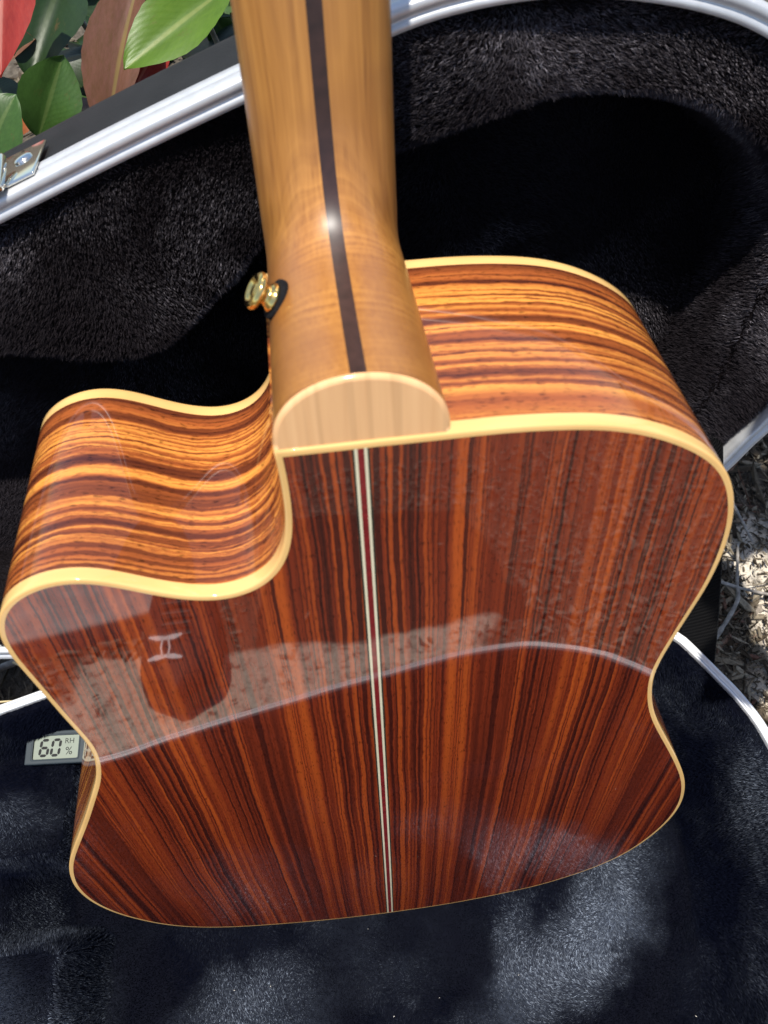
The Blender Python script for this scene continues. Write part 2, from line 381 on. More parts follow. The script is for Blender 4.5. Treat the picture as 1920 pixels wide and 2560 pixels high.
def side_piece(j0, j1, mat, extra=0.0):
    n = j1 - j0 + 1; idx = [k * NV + (j % NV) for k in range(NS + 1) for j in range(j0, j1 + 1)]
    V = S[idx]; U = uvs[idx].copy()
    U[:, 0] = np.tile([ARC[min(j, NV - 1)] + extra for j in range(j0, j1 + 1)], NS + 1)
    o = mesh_obj('side_panel', V, [f[::-1] for f in quads(NS + 1, n)], mat, guitar, uv=U)
    return o
side_piece(0, jl, M_SIDE); side_piece(jl, jcut, M_SIDE, .3); side_piece(jcut, NV, M_SIDE2)

# ---- neck with carved heel
ST = np.array([(.503,-.0058,.5294,-.0058,.0294),(.503,-.02,.5288,-.020,.0290),(.503,-.045,.5288,-.045,.0287),(.503,-.070,.5305,-.0655,.0283),
               (.503,-.092,.5340,-.0770,.0279),(.503,-.1165,.5400,-.0848,.0275),(.520,-.1165,.5490,-.0900,.0272),(.540,-.1165,.5610,-.0930,.0270),
               (.565,-.1165,.5760,-.0943,.0268),(.610,-.1165,.612,-.0950,.0264),(.70,-.1165,.70,-.0962,.0252),(.80,-.1165,.80,-.0972,.0240),(.868,-.1165,.868,-.098,.0228)])
ST = catmull(ST, 7, closed=False)
HS = 0.00265
tt = sorted(set([round(t, 5) for t in np.linspace(0, math.pi, 61)]))
def section(st, t):
    w = st[4]
    # half-ellipse/D section, forced to place two grid lines at +-HS
    return w * np.cos(t), np.sin(t) ** 0.86
Vn = []; ts = np.array(tt)
JS = {s: int(np.argmin(abs(.027 * np.cos(ts) - s * .00265))) for s in (-1, 1)}
for st in ST:
    c = np.cos(ts).copy(); q = np.sin(ts) ** 0.86
    x = st[4] * c
    for sgn in (-1, 1):
        i = JS[sgn]; x[i] = sgn * HS
        q[i] = (1 - (HS / st[4]) ** 2) ** 0.43
    B = st[0:2]; P = st[2:4]
    off = 0.0012 * (1 if st[1] > -.1 else 0)
    Vn.append(np.c_[x + 0.0010 * math.exp(-max(0, st[2] - .529) * 40), B[0] + (P[0] - B[0]) * q, B[1] + (P[1] - B[1]) * q])
nT = len(ts); Vn = np.vstack(Vn); nst = len(ST)
fq = quads(nst, nT)
xm = np.array([np.mean([Vn[i, 0] for i in f]) - 0.0 for f in fq])
colj = np.array([f[0] % nT for f in fq])
xs0 = ST[0, 4] * np.cos(ts)
sel = set(range(JS[1], JS[-1]))
for sgn in (1,): pass
neck = mesh_obj('neck', Vn, [f for f, j in zip(fq, colj) if j not in sel], M_NECK, guitar)
strip = mesh_obj('neck_strip', Vn, [f for f, j in zip(fq, colj) if j in sel], M_DARKSTRIP, guitar)
for o in (neck, strip):
    bmx = bmesh.new(); bmx.from_mesh(o.data)
    bmesh.ops.delete(bmx, geom=[v for v in bmx.verts if not v.link_faces], context='VERTS'); bmx.to_mesh(o.data); bmx.free()
# heel cap: a plate, flat side parallel to the back, rounded rim
tc = np.linspace(0, math.pi, 49); capv = []
for ins, z in ((0, -.0020), (0, -.0012), (.0007, -.0003), (.0016, .0000)):
    wx = .0296 - ins; hy = .0262 - ins
    capv.append(np.c_[wx * np.cos(tc) + .0010, np.full(49, .5021) + (hy + .001) * np.sin(tc) ** .86, np.full(49, z - .0040)])
nC = 4; V = np.vstack(capv); F = quads(nC, 49) + [tuple(range((nC - 1) * 49, nC * 49))] + [(k * 49, (k + 1) * 49, (k + 1) * 49 + 48, k * 49 + 48)[::-1] for k in range(nC - 1)]
cap = mesh_obj('heel_cap', V, F, M_CAP, guitar, smooth=False)
for i, p in enumerate(cap.data.polygons): p.use_smooth = i < (nC - 1) * 48
# fingerboard, headstock and tuners (above the frame, out of shot)
bmf = bmesh.new(); box_bm(bmf, (0, .69, -.1198), (.053, .36, .0062), bev=.001); bm_obj('fingerboard', bmf, M_EBONY, guitar)
bmf = bmesh.new(); box_bm(bmf, (0, .955, -.112), (.072, .17, .015), Matrix.Rotation(R(-12), 3, 'X'), bev=.003); bm_obj('headstock', bmf, M_NECK, guitar)
for sx in (-1, 1):
    for k in range(3):
        bmf = bmesh.new(); box_bm(bmf, (sx * .048, .915 + k * .042, -.108 - k * .008), (.022, .012, .008), bev=.003); bm_obj('tuner', bmf, M_GOLD, guitar)
# strap button
def lathe(prof, n=40):
    V = [(r * math.cos(2 * math.pi * j / n), r * math.sin(2 * math.pi * j / n), h) for r, h in prof for j in range(n)]
    return V, [f for f in quads(len(prof), n, close_c=True)] + [tuple(range((len(prof) - 1) * n, len(prof) * n))]
ax = Vector((-.80, .56, 0.05)).normalized(); bp_ = Vector((-.0232, .5182, -.066))
MB = Matrix.Translation(bp_) @ ax.to_track_quat('Z', 'Y').to_matrix().to_4x4()
prof = [(.0052,.0014),(.0055,.0020),(.0052,.0032),(.0040,.0046),(.0034,.0058),(.0035,.0068),(.0046,.0078),(.0062,.0085),(.0069,.0094),(.0071,.0105),(.0068,.0116),(.0060,.0124),(.0050,.0127),(.0044,.0124),(.0040,.0116),(.0036,.0112),(.0030,.0113),(.0026,.0118),(.0018,.0121)]
prof = [(r, .0014 + (h - .0014) * .78) for r, h in prof]
V, F = lathe(prof); btn = mesh_obj('strap_button', V, F, M_GOLD, guitar); btn.matrix_local = MB
V, F = lathe([(.0074,-.0022),(.0076,-.0010),(.0076,.0006),(.0073,.0014),(.003,.0014)]); fw = mesh_obj('felt_washer', V, F, M_FELT, btn)

# ================================================================== CASE
HR = 0.095; FLOOR = -0.037; GROUND = -0.06
case = empty('guitar_case', 'open black hard guitar case with silver rims and dark navy plush lining', 'guitar case', Matrix.Translation((0, .03, -.055)))
CI = case.matrix_world.inverted()
def cpart(o):          # parent to the case keeping world coordinates
    o.parent = case; o.matrix_parent_inverse = CI; return o
BASE = [(-.75,.085),(-.55,.112),(-.40,.140),(-.2704,.1713),(-.2359,.1797),(-.17,.195),(-.08,.207),(.02,.212),(.11,.209),(.18,.196),(.2200,.181),(.2404,.1660),(.2473,.1588),(.2649,.1316),(.2760,.1135),(.2864,.0893),(.2945,.050),(.2965,.005),(.2930,-.045),(.2820,-.095),(.2640,-.138),(.2370,-.179),(.1991,-.2085),(.1604,-.2235),(.1050,-.2245),(.0584,-.2160),(.0074,-.2035),(-.0417,-.190),(-.1085,-.1665),(-.1775,-.140),(-.2294,-.116),(-.40,-.062),(-.55,-.032),(-.75,-.005)]
BASE = resample(catmull(BASE, 8), .006, True)
LID = [(-.75,.215),(-.55,.235),(-.40,.270),(-.2600,.3050),(-.1473,.3486),(-.0883,.3711),(-.0317,.3914),(.0100,.4055),(.0519,.4186),(.0926,.4236),(.1291,.4218),(.1679,.4144),(.1999,.4025),(.2350,.3810),(.2620,.3500),(.2800,.3120),(.2880,.2700),(.2860,.2250),(.2711,.1797),(.2603,.1608),(.2503,.1423),(.2300,.1120),(.1950,.0700),(.1400,.0300),(.0800,.0090),(0,.0060),(-.10,.0080),(-.18,.018),(-.26,.030),(-.40,.060),(-.55,.085),(-.75,.115)]
LID = resample(catmull(LID, 8), .006, True)
def rim_strip(poly, prof):
    N = normals2d(poly); n = len(poly)
    V = np.vstack([np.c_[poly + N * o, np.full(n, z)] for o, z in prof])
    return V, [f[::-1] for f in quads(len(prof), n, close_c=True)]
# base frame: x, y, z=height above rim plane
V, F = rim_strip(BASE, [(-.0006,-.012),(0,-.001),(.0006,0),(.0018,.0003),(.0024,-.0012),(.0040,-.0013),(.0046,.0006),(.0062,.0010),(.0068,.0002),(.0070,-.0040),(.0075,-.0048),(.0075,-.0125),(.0066,-.0132)])
V[:, 2] += HR; shell_rim = mesh_obj('base_rim', V, F, M_ALU)
V, F = rim_strip(BASE, [(.0060,-.012),(.0060,-.10),(.0055,-.140),(.002,-.1475),(-.006,-.150)]); n = len(BASE)
V[:, 2] += HR; F = F + [tuple(range(4 * n, 5 * n))]; base_shell = mesh_obj('base_shell', V, F, M_TOLEX)
for o in (base_shell, shell_rim): cpart(o)
# lid frame
AL = R(110); LV = Vector((0, -math.cos(AL), math.sin(AL))); LN = Vector((0, -math.sin(AL), -math.cos(AL)))
LM = np.array([[1, 0, 0], list(LV), list(LN)]); L0 = np.array([0, .2, HR])
def lidw(P): return np.asarray(P) @ LM + L0
V, F = rim_strip(LID, [(-.0004,-.010),(0,-.001),(.0005,0),(.0034,.0003),(.0038,-.0004),(.0052,-.0005),(.0056,.0005),(.0088,.0006),(.0098,.0001),(.0102,-.0030),(.0105,-.0036),(.0105,-.0085),(.0101,-.0091),(.0101,-.0110),(.0105,-.0117),(.0105,-.0175),(.0092,-.0182)])
lid_rim = mesh_obj('lid_rim', lidw(V), F, M_ALU)
V, F = rim_strip(LID, [(.0090,-.0165),(.0090,-.062),(.0078,-.070),(.0040,-.075),(-.006,-.077)]); n = len(LID)
lid_shell = mesh_obj('lid_shell', lidw(V), F + [tuple(range(4 * n, 5 * n))], M_TOLEX)
for o in (lid_shell, lid_rim): cpart(o)
for hx in (-.12, .06, .16):
    bmf = bmesh.new(); box_bm(bmf, (hx, .221, .088), (.040, .004, .022), bev=.001); cpart(bm_obj('hinge', bmf, M_NICKEL))

def heightfield(poly, step, func, xmin, hfun, matrix=None):
    x0, y0 = poly.min(0); x1, y1 = poly.max(0); x0 = max(x0, xmin)
    gx = np.arange(x0, x1 + step, step); gy = np.arange(y0, y1 + step, step)
    X, Y = np.meshgrid(gx, gy, indexing='ij'); P = np.c_[X.ravel(), Y.ravel()]
    ins = inside(poly, P); d = np.where(ins, 1, -1) * polydist(poly, P)
    keep = d > -step * 1.5
    # pull the outermost ring of vertices onto the outline
    out = keep & (d < step * 0.5)
    A = poly; Q = P[out].copy()
    if len(Q):
        dd = ((Q[:, None] - A[None]) ** 2).sum(2); P = P.copy(); P[out] = A[dd.argmin(1)]; d = d.copy(); d[out] = 0
    Z = func(P, np.maximum(d, 0))
    ny = len(gy); F = []
    k = keep.reshape(len(gx), ny)
    for i in range(len(gx) - 1):
        for j in range(ny - 1):
            if k[i, j] and k[i + 1, j] and k[i, j + 1] and k[i + 1, j + 1]:
                F.append((i * ny + j, (i + 1) * ny + j, (i + 1) * ny + j + 1, i * ny + j + 1))
    V = np.c_[P, Z]
    used = np.unique(np.array(F)); mp = -np.ones(len(V), int); mp[used] = np.arange(len(used))
    return V[used], [tuple(mp[list(f)]) for f in F]
def base_h(P, d):
    x, y = P[:, 0], P[:, 1]
    n = 0.0022 * (np.sin(37 * x + 3) * np.cos(29 * y) + np.sin(71 * x - 53 * y))
    floor = FLOOR + n
    wall = sstep(.048, .004, d)
    z = floor + (HR - .0035 - floor) * wall ** 1.2
    # neck cradle: two padded blocks with a channel between them
    xe = -.236 + .012 * np.clip((y - .06) / .1, 0, 1) + .003 * np.sin(60 * y + 1) + .0015 * np.sin(170 * y)
    y = y + .0025 * np.sin(48 * x) + .0012 * np.sin(130 * x)
    bl = sstep(0.010, -.008, x - xe)
    chan = sstep(.060, .074, y) + sstep(.021, .008, y)
    top = .046 + n
    floor_ch = -.022 + .030 * sstep(-.262, -.30, x)
    blk = FLOOR + (top - FLOOR) * bl
    ch = FLOOR + (floor_ch - FLOOR) * sstep(-.252, -.272, x)
    inner = np.where(chan > 0, ch + (blk - ch) * np.clip(chan, 0, 1), ch)
    return np.maximum(z, inner)
V, F = heightfield(BASE, .003, base_h, -.48, None)
base_lining = cpart(mesh_obj('base_lining', V, F, M_PLUSH)); BLV = V.copy(); BLF = np.array(F)
CAV = [(-.40,.285),(-.30,.278),(-.1762,.2722),(-.1329,.2658),(-.1120,.2656),(-.0917,.2692),(-.0754,.2787),(-.0587,.2935),(-.0447,.3046),(-.0346,.3176),(-.010,.340),(.0200,.3545),(.0484,.3645),(.0904,.3757),(.1160,.3815),(.1571,.3785),(.1892,.3682),(.2059,.3567),(.2221,.3445),(.2370,.3180),(.2413,.2845),(.2386,.2600),(.2340,.2350),(.2290,.2100),(.2150,.1700),(.1900,.1250),(.1500,.0850),(.0900,.0600),(.0,.0500),(-.10,.0500),(-.20,.0560),(-.30,.075),(-.40,.090)]
CAV = resample(catmull(CAV, 8), .005, True)
def lid_h(P, d):
    di = np.where(inside(CAV, P), 1, -1) * polydist(CAV, P)
    n = .0014 * (np.sin(43 * P[:, 0]) + np.cos(57 * P[:, 1] + 31 * P[:, 0]))
    z = -.006 + n - .056 * sstep(-.004, .008, di)
    return z - .004 * sstep(.006, 0, d)
V, F = heightfield(LID, .003, lid_h, -.40, None)
lw = lidw(V); lid_lining = cpart(mesh_obj('lid_lining', lw, F, M_LIDPLUSH)); LLV = lw; LLF = np.array(F)
for o in (base_lining, lid_lining): o['kind'] = 'stuff' if False else o.get('kind', '')
for o in (base_lining, lid_lining): del o['kind']

# plush pile: thin tapering fibres
def pile(name, V, F, per_m2, length, width, mat, lean=0.9, seed=1, keep=None, swirl=9.0):
    g = np.random.default_rng(seed)
    T = np.vstack([F[:, [0, 1, 2]], F[:, [0, 2, 3]]])
    A, B, C = V[T[:, 0]], V[T[:, 1]], V[T[:, 2]]
    nr = np.cross(B - A, C - A); ar = np.linalg.norm(nr, axis=1) / 2; nr = nr / (2 * ar[:, None] + 1e-15)
    if keep is not None:
        m = keep((A + B + C) / 3); A, B, C, nr, ar = A[m], B[m], C[m], nr[m], ar[m]
    cnt = int(ar.sum() * per_m2); pick = g.choice(len(ar), cnt, p=ar / ar.sum())
    u, v = g.random(cnt), g.random(cnt); fl = u + v > 1; u[fl], v[fl] = 1 - u[fl], 1 - v[fl]
    P = A[pick] + (B - A)[pick] * u[:, None] + (C - A)[pick] * v[:, None]; N = nr[pick]
    # brushed direction field
    k = swirl
    ph = 2.6 * np.sin(k * P[:, 0] + 1.3 * seed) + 2.2 * np.cos(k * 1.3 * P[:, 1] + k * .6 * P[:, 2] + seed) + 1.2 * np.sin(2.7 * k * (P[:, 0] + P[:, 1]))
    am = lean * (0.55 + 0.45 * np.sin(1.7 * k * P[:, 1] + 2 * np.cos(1.9 * k * P[:, 0] + seed)))
    D = np.c_[np.cos(ph), np.sin(ph), 0 * ph] + g.normal(0, .35, (cnt, 3))
    D -= N * (D * N).sum(1)[:, None]; D /= np.linalg.norm(D, axis=1)[:, None] + 1e-9
    L = length * g.uniform(.65, 1.15, cnt)
    dirn = N + D * (am * g.uniform(.6, 1.4, cnt))[:, None]; dirn /= np.linalg.norm(dirn, axis=1)[:, None]
    tip = P + dirn * L[:, None]
    W = np.cross(dirn, g.normal(0, 1, (cnt, 3))); W /= np.linalg.norm(W, axis=1)[:, None] + 1e-9
    W *= width / 2
    VV = np.empty((cnt * 3, 3), np.float32); VV[0::3] = P - W; VV[1::3] = P + W; VV[2::3] = tip
    me = bpy.data.meshes.new(name); me.vertices.add(cnt * 3); me.vertices.foreach_set('co', VV.ravel())
    me.loops.add(cnt * 3); me.loops.foreach_set('vertex_index', np.arange(cnt * 3, dtype=np.int32))
    me.polygons.add(cnt); me.polygons.foreach_set('loop_start', np.arange(0, cnt * 3, 3, dtype=np.int32))
    me.materials.append(mat); me.update(calc_edges=True)
    o = bpy.data.objects.new(name, me); COL.objects.link(o); o['kind'] = 'stuff'
    return cpart(o)
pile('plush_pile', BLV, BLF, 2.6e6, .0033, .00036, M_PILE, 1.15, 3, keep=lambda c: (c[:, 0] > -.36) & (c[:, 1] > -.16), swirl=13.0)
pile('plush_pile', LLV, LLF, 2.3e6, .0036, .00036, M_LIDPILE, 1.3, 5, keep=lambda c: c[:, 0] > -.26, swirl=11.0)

# lint on the plush
lv, lf = [], []
for k in range(12):
    px_, py_ = random.uniform(-.21, .24), random.uniform(-.11, .01); pz = FLOOR + .0045; r_ = random.uniform(.0002, .0004); a = random.uniform(0, 3.14)
    for q in range(4):
        t = a + q * math.pi / 2; e_ = r_ * (2.2 if q % 2 else .7); lv.append((px_ + e_ * math.cos(t), py_ + e_ * math.sin(t), pz + .0004 * (q % 2)))
    lf.append((4 * k, 4 * k + 1, 4 * k + 2, 4 * k + 3))
lint = cpart(mesh_obj('lint', lv, lf, mat_plain('white_lint', (0.55, 0.52, 0.48), 0.9, spec=0.1), smooth=False)); lint['kind'] = 'stuff'
# strap that limits the lid
def mat_web():
    t = NT('black_webbing'); uv = t.node('ShaderNodeUVMap').outputs[0]; u, v, _ = t.sep(uv)
    a = t.math('SINE', t.math('MULTIPLY', u, 2 * math.pi / .0022)); b = t.math('SINE', t.math('MULTIPLY', v, 2 * math.pi / .0030))
    h = t.math('MULTIPLY', a, b)
    t.set(color=t.ramp(h, [(0.2, (0.0015, 0.0015, 0.002)), (0.8, (0.0055, 0.0055, 0.0062))]), rough=0.8, spec=0.15); t.bump(h, 0.8, 0.0006); return t.m
pa = np.array([[.2500, .1600, .080], [.2688, .1327, .080]]); pb = np.array([[.2300, .2720, .2500], [.2480, .2560, .2430]])
NSG = 24; V = []; U = []
tl = Vector(pb[0] - pa[0]).cross(Vector(pa[1] - pa[0])).normalized()
for k in range(NSG + 1):
    t = k / NSG; sag = .006 * math.sin(math.pi * t)
    for s in (-.0007, .0007):
        for e in range(2):
            p = pa[e] + (pb[e] - pa[e]) * t; V.append(p + np.array(tl) * (s + sag)); U.append((e * .026, t * .2))
F = []
for k in range(NSG):
    a = k * 4
    F += [(a, a + 1, a + 5, a + 4), (a + 3, a + 2, a + 6, a + 7), (a + 1, a + 3, a + 7, a + 5), (a + 2, a, a + 4, a + 6)]
cpart(mesh_obj('lid_strap', V, F, mat_web(), smooth=False, uv=U))

# latch on the front wall of the lid
latch = bpy.data.objects.new('latch', None); COL.objects.link(latch); latch.parent = case; latch.empty_display_size = .02
tang = Vector((math.cos(math.atan(.365)), 0, 0)) + LV * math.sin(math.atan(.365)); tang.normalize()
outw = (LV * math.cos(math.atan(.365)) - Vector((1, 0, 0)) * math.sin(math.atan(.365))).normalized()
lp = Vector(lidw([(-.1405, .3513, 0)])[0]) + outw * .0112
LT = Matrix(((tang.x, LN.x, outw.x, lp.x), (tang.y, LN.y, outw.y, lp.y), (tang.z, LN.z, outw.z, lp.z), (0, 0, 0, 1)))
latch.matrix_parent_inverse = CI; latch.matrix_world = LT
bmf = bmesh.new(); box_bm(bmf, (0, -.021, .0008), (.040, .036, .0016), bev=.0007); bm_obj('latch_plate', bmf, M_NICKEL, latch, True)
bmf = bmesh.new()
V, F = lathe([(.0052, 0), (.0049, .0008), (.0036, .0015), (.0015, .0019)], 20)
for x, y in ((.010, -.026),):
    o = mesh_obj('rivet', V, F, M_NICKEL, latch); o.location = (x, y, .0016)
bmf.free()
bmf = bmesh.new(); box_bm(bmf, (-.004, -.010, .0050), (.020, .026, .0050), Matrix.Rotation(R(-9), 3, 'X'), bev=.0018); bm_obj('latch_lever', bmf, M_NICKEL, latch, True)
bmf = bmesh.new()
for x in (-.012, .004): box_bm(bmf, (x, -.003, .0062), (.0028, .014, .0028), bev=.001)
box_bm(bmf, (-.004, .0035, .0062), (.0188, .0028, .0028), bev=.001); bm_obj('latch_bail', bmf, M_NICKEL, latch, True)

# ================================================================== HYGROMETER
hy = empty('hygrometer', 'small grey digital hygrometer reading 60 percent RH on navy plush beside the guitar waist', 'hygrometer')
hc = Vector((-.2412, .1490, .0520)); hx = Vector((1, -.075, 0)).normalized(); hyv = Vector((.075, 1, 0)).normalized()
hyv = (hyv + Vector((0, 0, .02))).normalized(); hz = hx.cross(hyv)
hy.matrix_world = Matrix(((hx.x, hyv.x, hz.x, hc.x), (hx.y, hyv.y, hz.y, hc.y), (hx.z, hyv.z, hz.z, hc.z), (0, 0, 0, 1)))
M_HY = mat_plain('grey_plastic', (0.034, 0.043, 0.050), 0.6, var=0.05, spec=0.12)
M_LCD = mat_plain('lcd_glass', (0.185, 0.21, 0.175), 0.06, var=0.03, spec=0.25)
M_SEG = mat_plain('lcd_segment', (0.006, 0.007, 0.008), 0.5, spec=0.1)
WX, WY, HH, OX, OY = .0227, .0123, .008, .0170, .0086
def rrect(a, b, r, n=6):
    P = []
    for cx, cy, a0 in ((a - r, b - r, 0), (-a + r, b - r, 90), (-a + r, -b + r, 180), (a - r, -b + r, 270)):
        for k in range(n + 1):
            t = R(a0 + 90 * k / n); P.append((cx + r * math.cos(t), cy + r * math.sin(t)))
    return P
rr = [(rrect(WX, WY, .0008), 0), (rrect(WX, WY, .0008), HH - .0006), (rrect(WX - .0007, WY - .0007, .0008), HH), (rrect(OX + .0016, OY + .0014, .0016), HH),
      (rrect(OX + .001, OY + .0008, .0014), HH + .0005), (rrect(OX + .0003, OY + .0002, .0012), HH + .0003), (rrect(OX, OY, .001), HH - .0016)]
V = [(x, y, z) for P, z in rr for x, y in P]; n = 28
hb = mesh_obj('bezel', V, quads(len(rr), n, close_c=True), M_HY, hy, smooth=False)
V = [(x, y, HH - .0014) for x, y in rrect(OX, OY, .001)]; mesh_obj('display', V, [tuple(range(n))], M_LCD, hy, smooth=False)
disp = hy.children[-1]
def seg_digit(cx, cy, w, h, on, name):
    t = .0021; g = .0003; bmf = bmesh.new(); z = HH - .00135
    def hexbar(x0, y0, x1, y1):
        d = Vector((x1 - x0, y1 - y0, 0)).normalized(); nn = Vector((-d.y, d.x, 0)) * t / 2
        a, b = Vector((x0, y0, z)) + d * g, Vector((x1, y1, z)) - d * g
        pts = [a, a + d * t / 2 + nn, b - d * t / 2 + nn, b, b - d * t / 2 - nn, a + d * t / 2 - nn]
        pts = [Vector((p.x + 0.10 * (p.y - cy), p.y, p.z)) for p in pts]
        bmf.faces.new([bmf.verts.new(p) for p in pts])
    x0, x1, y0, y1, ym = cx - w / 2, cx + w / 2, cy - h / 2, cy + h / 2, cy
    segs = dict(a=(x0, y1, x1, y1), b=(x1, ym, x1, y1), c=(x1, y0, x1, ym), d=(x0, y0, x1, y0), e=(x0, y0, x0, ym), f=(x0, ym, x0, y1), g=(x0, ym, x1, ym))
    for s in on: hexbar(*segs[s])
    bmesh.ops.recalc_face_normals(bmf, faces=bmf.faces[:])
    for f in bmf.faces:
        if f.normal.z < 0: f.normal_flip()
    return bm_obj(name, bmf, M_SEG, disp)
seg_digit(-.0090, -.0003, .0057, .0115, 'acdefg', 'digit'); seg_digit(-.0003, -.0003, .0057, .0115, 'abcdef', 'digit')
def text_part(s, x, y, size, parent, mat, z, name):
    cu = bpy.data.curves.new(name, 'FONT'); cu.body = s; cu.size = size; cu.align_x = 'CENTER'; cu.align_y = 'CENTER'; cu.resolution_u = 4
    to = bpy.data.objects.new('tmp', cu); COL.objects.link(to)
    dg = bpy.context.evaluated_depsgraph_get(); me = bpy.data.meshes.new_from_object(to.evaluated_get(dg))
    bpy.data.objects.remove(to); me.materials.clear(); me.materials.append(mat)
    o = bpy.data.objects.new(name, me); COL.objects.link(o); o.parent = parent; o.location = (x, y, z); return o
text_part('RH', .0098, .0042, .0056, disp, M_SEG, HH - .00135, 'lettering')
text_part('%', .0098, -.0034, .0082, disp, M_SEG, HH - .00135, 'lettering')

# ================================================================== GROUND
def mat_ground():
    t = NT('mulched_soil'); c = t.coord('Object'); x, y, z = t.sep(c)
    f = t.noise(c, 160.0, 5, 0.7); g = t.noise(c, 700.0, 3)
    soil = t.ramp(f, [(0.30, (0.050, 0.041, 0.031)), (0.55, (0.105, 0.088, 0.068)), (0.75, (0.19, 0.163, 0.13))])
    pale = t.ramp(f, [(0.25, (0.42, 0.36, 0.28)), (0.55, (0.66, 0.585, 0.48)), (0.8, (0.80, 0.74, 0.64))])
    wob = t.math('MULTIPLY_ADD', t.noise(c, 9.0, 3, 0.6), 0.10, -0.05)
    # sunlit ground painted into the colour as two pale patches
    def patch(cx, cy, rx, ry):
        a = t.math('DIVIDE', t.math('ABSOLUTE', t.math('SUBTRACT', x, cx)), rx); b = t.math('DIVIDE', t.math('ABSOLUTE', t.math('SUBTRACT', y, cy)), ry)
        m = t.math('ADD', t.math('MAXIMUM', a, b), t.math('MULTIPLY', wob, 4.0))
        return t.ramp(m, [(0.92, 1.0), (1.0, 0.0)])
    figure_shade = t.ramp(t.math('ADD', patch(.06, -.73, .20, .24), patch(-.02, -.70, .12, .26)), [(0.0, 1.0), (0.6, 0.30)])  # darkened soil stands in for the photographer's shadow and mirrored dark clothes
    soil = t.mix(1.0, soil, figure_shade, 'MULTIPLY')
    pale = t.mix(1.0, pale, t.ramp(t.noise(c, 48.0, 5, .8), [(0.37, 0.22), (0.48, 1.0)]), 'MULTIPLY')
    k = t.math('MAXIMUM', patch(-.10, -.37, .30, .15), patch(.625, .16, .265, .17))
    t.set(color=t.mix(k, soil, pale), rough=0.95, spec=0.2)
    t.bump(t.math('ADD', f, t.math('MULTIPLY', g, 0.4)), 0.9, 0.006); return t.m
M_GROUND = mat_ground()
gx = np.r_[np.linspace(-60, -1.6, 14), np.arange(-1.5, 1.5, .03), np.linspace(1.6, 60, 14)]
GX, GY = np.meshgrid(gx, gx, indexing='ij')
def ground_z(x, y):
    return GROUND + .006 * np.sin(9 * x + 2) * np.cos(7 * y) + .003 * np.sin(31 * x + 17 * y) - .006
V = np.c_[GX.ravel(), GY.ravel(), ground_z(GX, GY).ravel()]
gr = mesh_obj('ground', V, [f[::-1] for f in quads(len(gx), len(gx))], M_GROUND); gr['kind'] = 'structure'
if gr.data.polygons[0].normal.z < 0: gr.data.flip_normals()
def mat_chips():
    t = NT('bark_mulch'); r = t.node('ShaderNodeNewGeometry').outputs['Random Per Island']
    col = t.ramp(r, [(0.0, (0.030, 0.021, 0.013)), (0.25, (0.066, 0.049, 0.031)), (0.5, (0.115, 0.090, 0.060)), (0.72, (0.185, 0.150, 0.103)), (0.9, (0.28, 0.235, 0.165)), (0.96, (0.10, 0.035, 0.02)), (1.0, (0.36, 0.33, 0.26))])
    n = t.noise(t.coord(), 240., 5, .75); t.set(color=t.mix(1.0, col, t.ramp(n, [(0.3, 0.38), (0.7, 1.2)]), 'MULTIPLY'), rough=0.85, spec=0.25)
    t.bump(n, 0.4, 0.001); return t.m
M_CHIP = mat_chips()
M_CHIP2 = mat_plain('shaded_mulch', (0.20, 0.172, 0.138), 0.9, var=0.4, scale=35, spec=0.1)  # tone painted for the shaded front ground and its haze in the back
def chips(n, reg, lmin, lmax, asp, seed, thick=.28):
    g = np.random.default_rng(seed); V = []; F = []
    # splintered flakes: a six-sided outline, pointed or broken at the ends, with a bent back
    base = [(-.5, -.06), (-.22, -.34), (.24, -.30), (.5, -.02), (.26, .32), (-.20, .30)]
    tpl = np.array([(a, b, 0) for a, b in base] + [(a * .93, b * .8, 1) for a, b in base], float)
    fc = [(5, 4, 3, 2, 1, 0), (6, 7, 8, 9, 10, 11)] + [(k, (k + 1) % 6, 6 + (k + 1) % 6, 6 + k) for k in range(6)]
    for i in range(n):
        x = g.uniform(reg[0], reg[1]); y = g.uniform(reg[2], reg[3])
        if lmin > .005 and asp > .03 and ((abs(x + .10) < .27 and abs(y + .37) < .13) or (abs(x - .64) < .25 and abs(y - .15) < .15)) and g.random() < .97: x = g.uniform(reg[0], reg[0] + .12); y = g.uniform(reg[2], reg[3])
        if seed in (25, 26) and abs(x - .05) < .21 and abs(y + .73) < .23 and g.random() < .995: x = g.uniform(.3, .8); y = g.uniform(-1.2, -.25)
        L = lmin + (lmax - lmin) * g.random() ** 2.2; w_ = L * asp * g.uniform(.6, 1.4)
        p = tpl.copy(); jit = g.normal(0, .09, (6, 2)); p[:6, :2] += jit; p[6:, :2] += jit; p *= (L, w_, w_ * thick)
        p[:, 2] += .10 * L * g.normal() * (2 * p[:, 0] / L) ** 2
        rz, rx, ry = g.uniform(0, 6.283), g.normal(0, .28), g.normal(0, .25)
        M = np.array(Matrix.Rotation(rz, 3, 'Z') @ Matrix.Rotation(rx, 3, 'X') @ Matrix.Rotation(ry, 3, 'Y'))
        p = p @ M.T; z = float(ground_z(x, y)) + g.uniform(.0005, .008)
        V.append(p + (x, y, z)); F += [tuple(a + 12 * i for a in f) for f in fc]
    return np.vstack(V), F
def join_chips(name, specs, mat=None):
    V = []; F = []; o = 0
    for s in specs:
        v, f = chips(*s); V.append(v); F += [tuple(a + o for a in q) for q in f]; o += len(v)
    ob = mesh_obj(name, np.vstack(V), F, mat or M_CHIP, smooth=False); ob['kind'] = 'stuff'; return ob
REG_R = (.26, .62, -.1, .62); REG_L = (-.5, -.2, .16, .42); REG_F = (-.75, .85, -1.25, -.2)
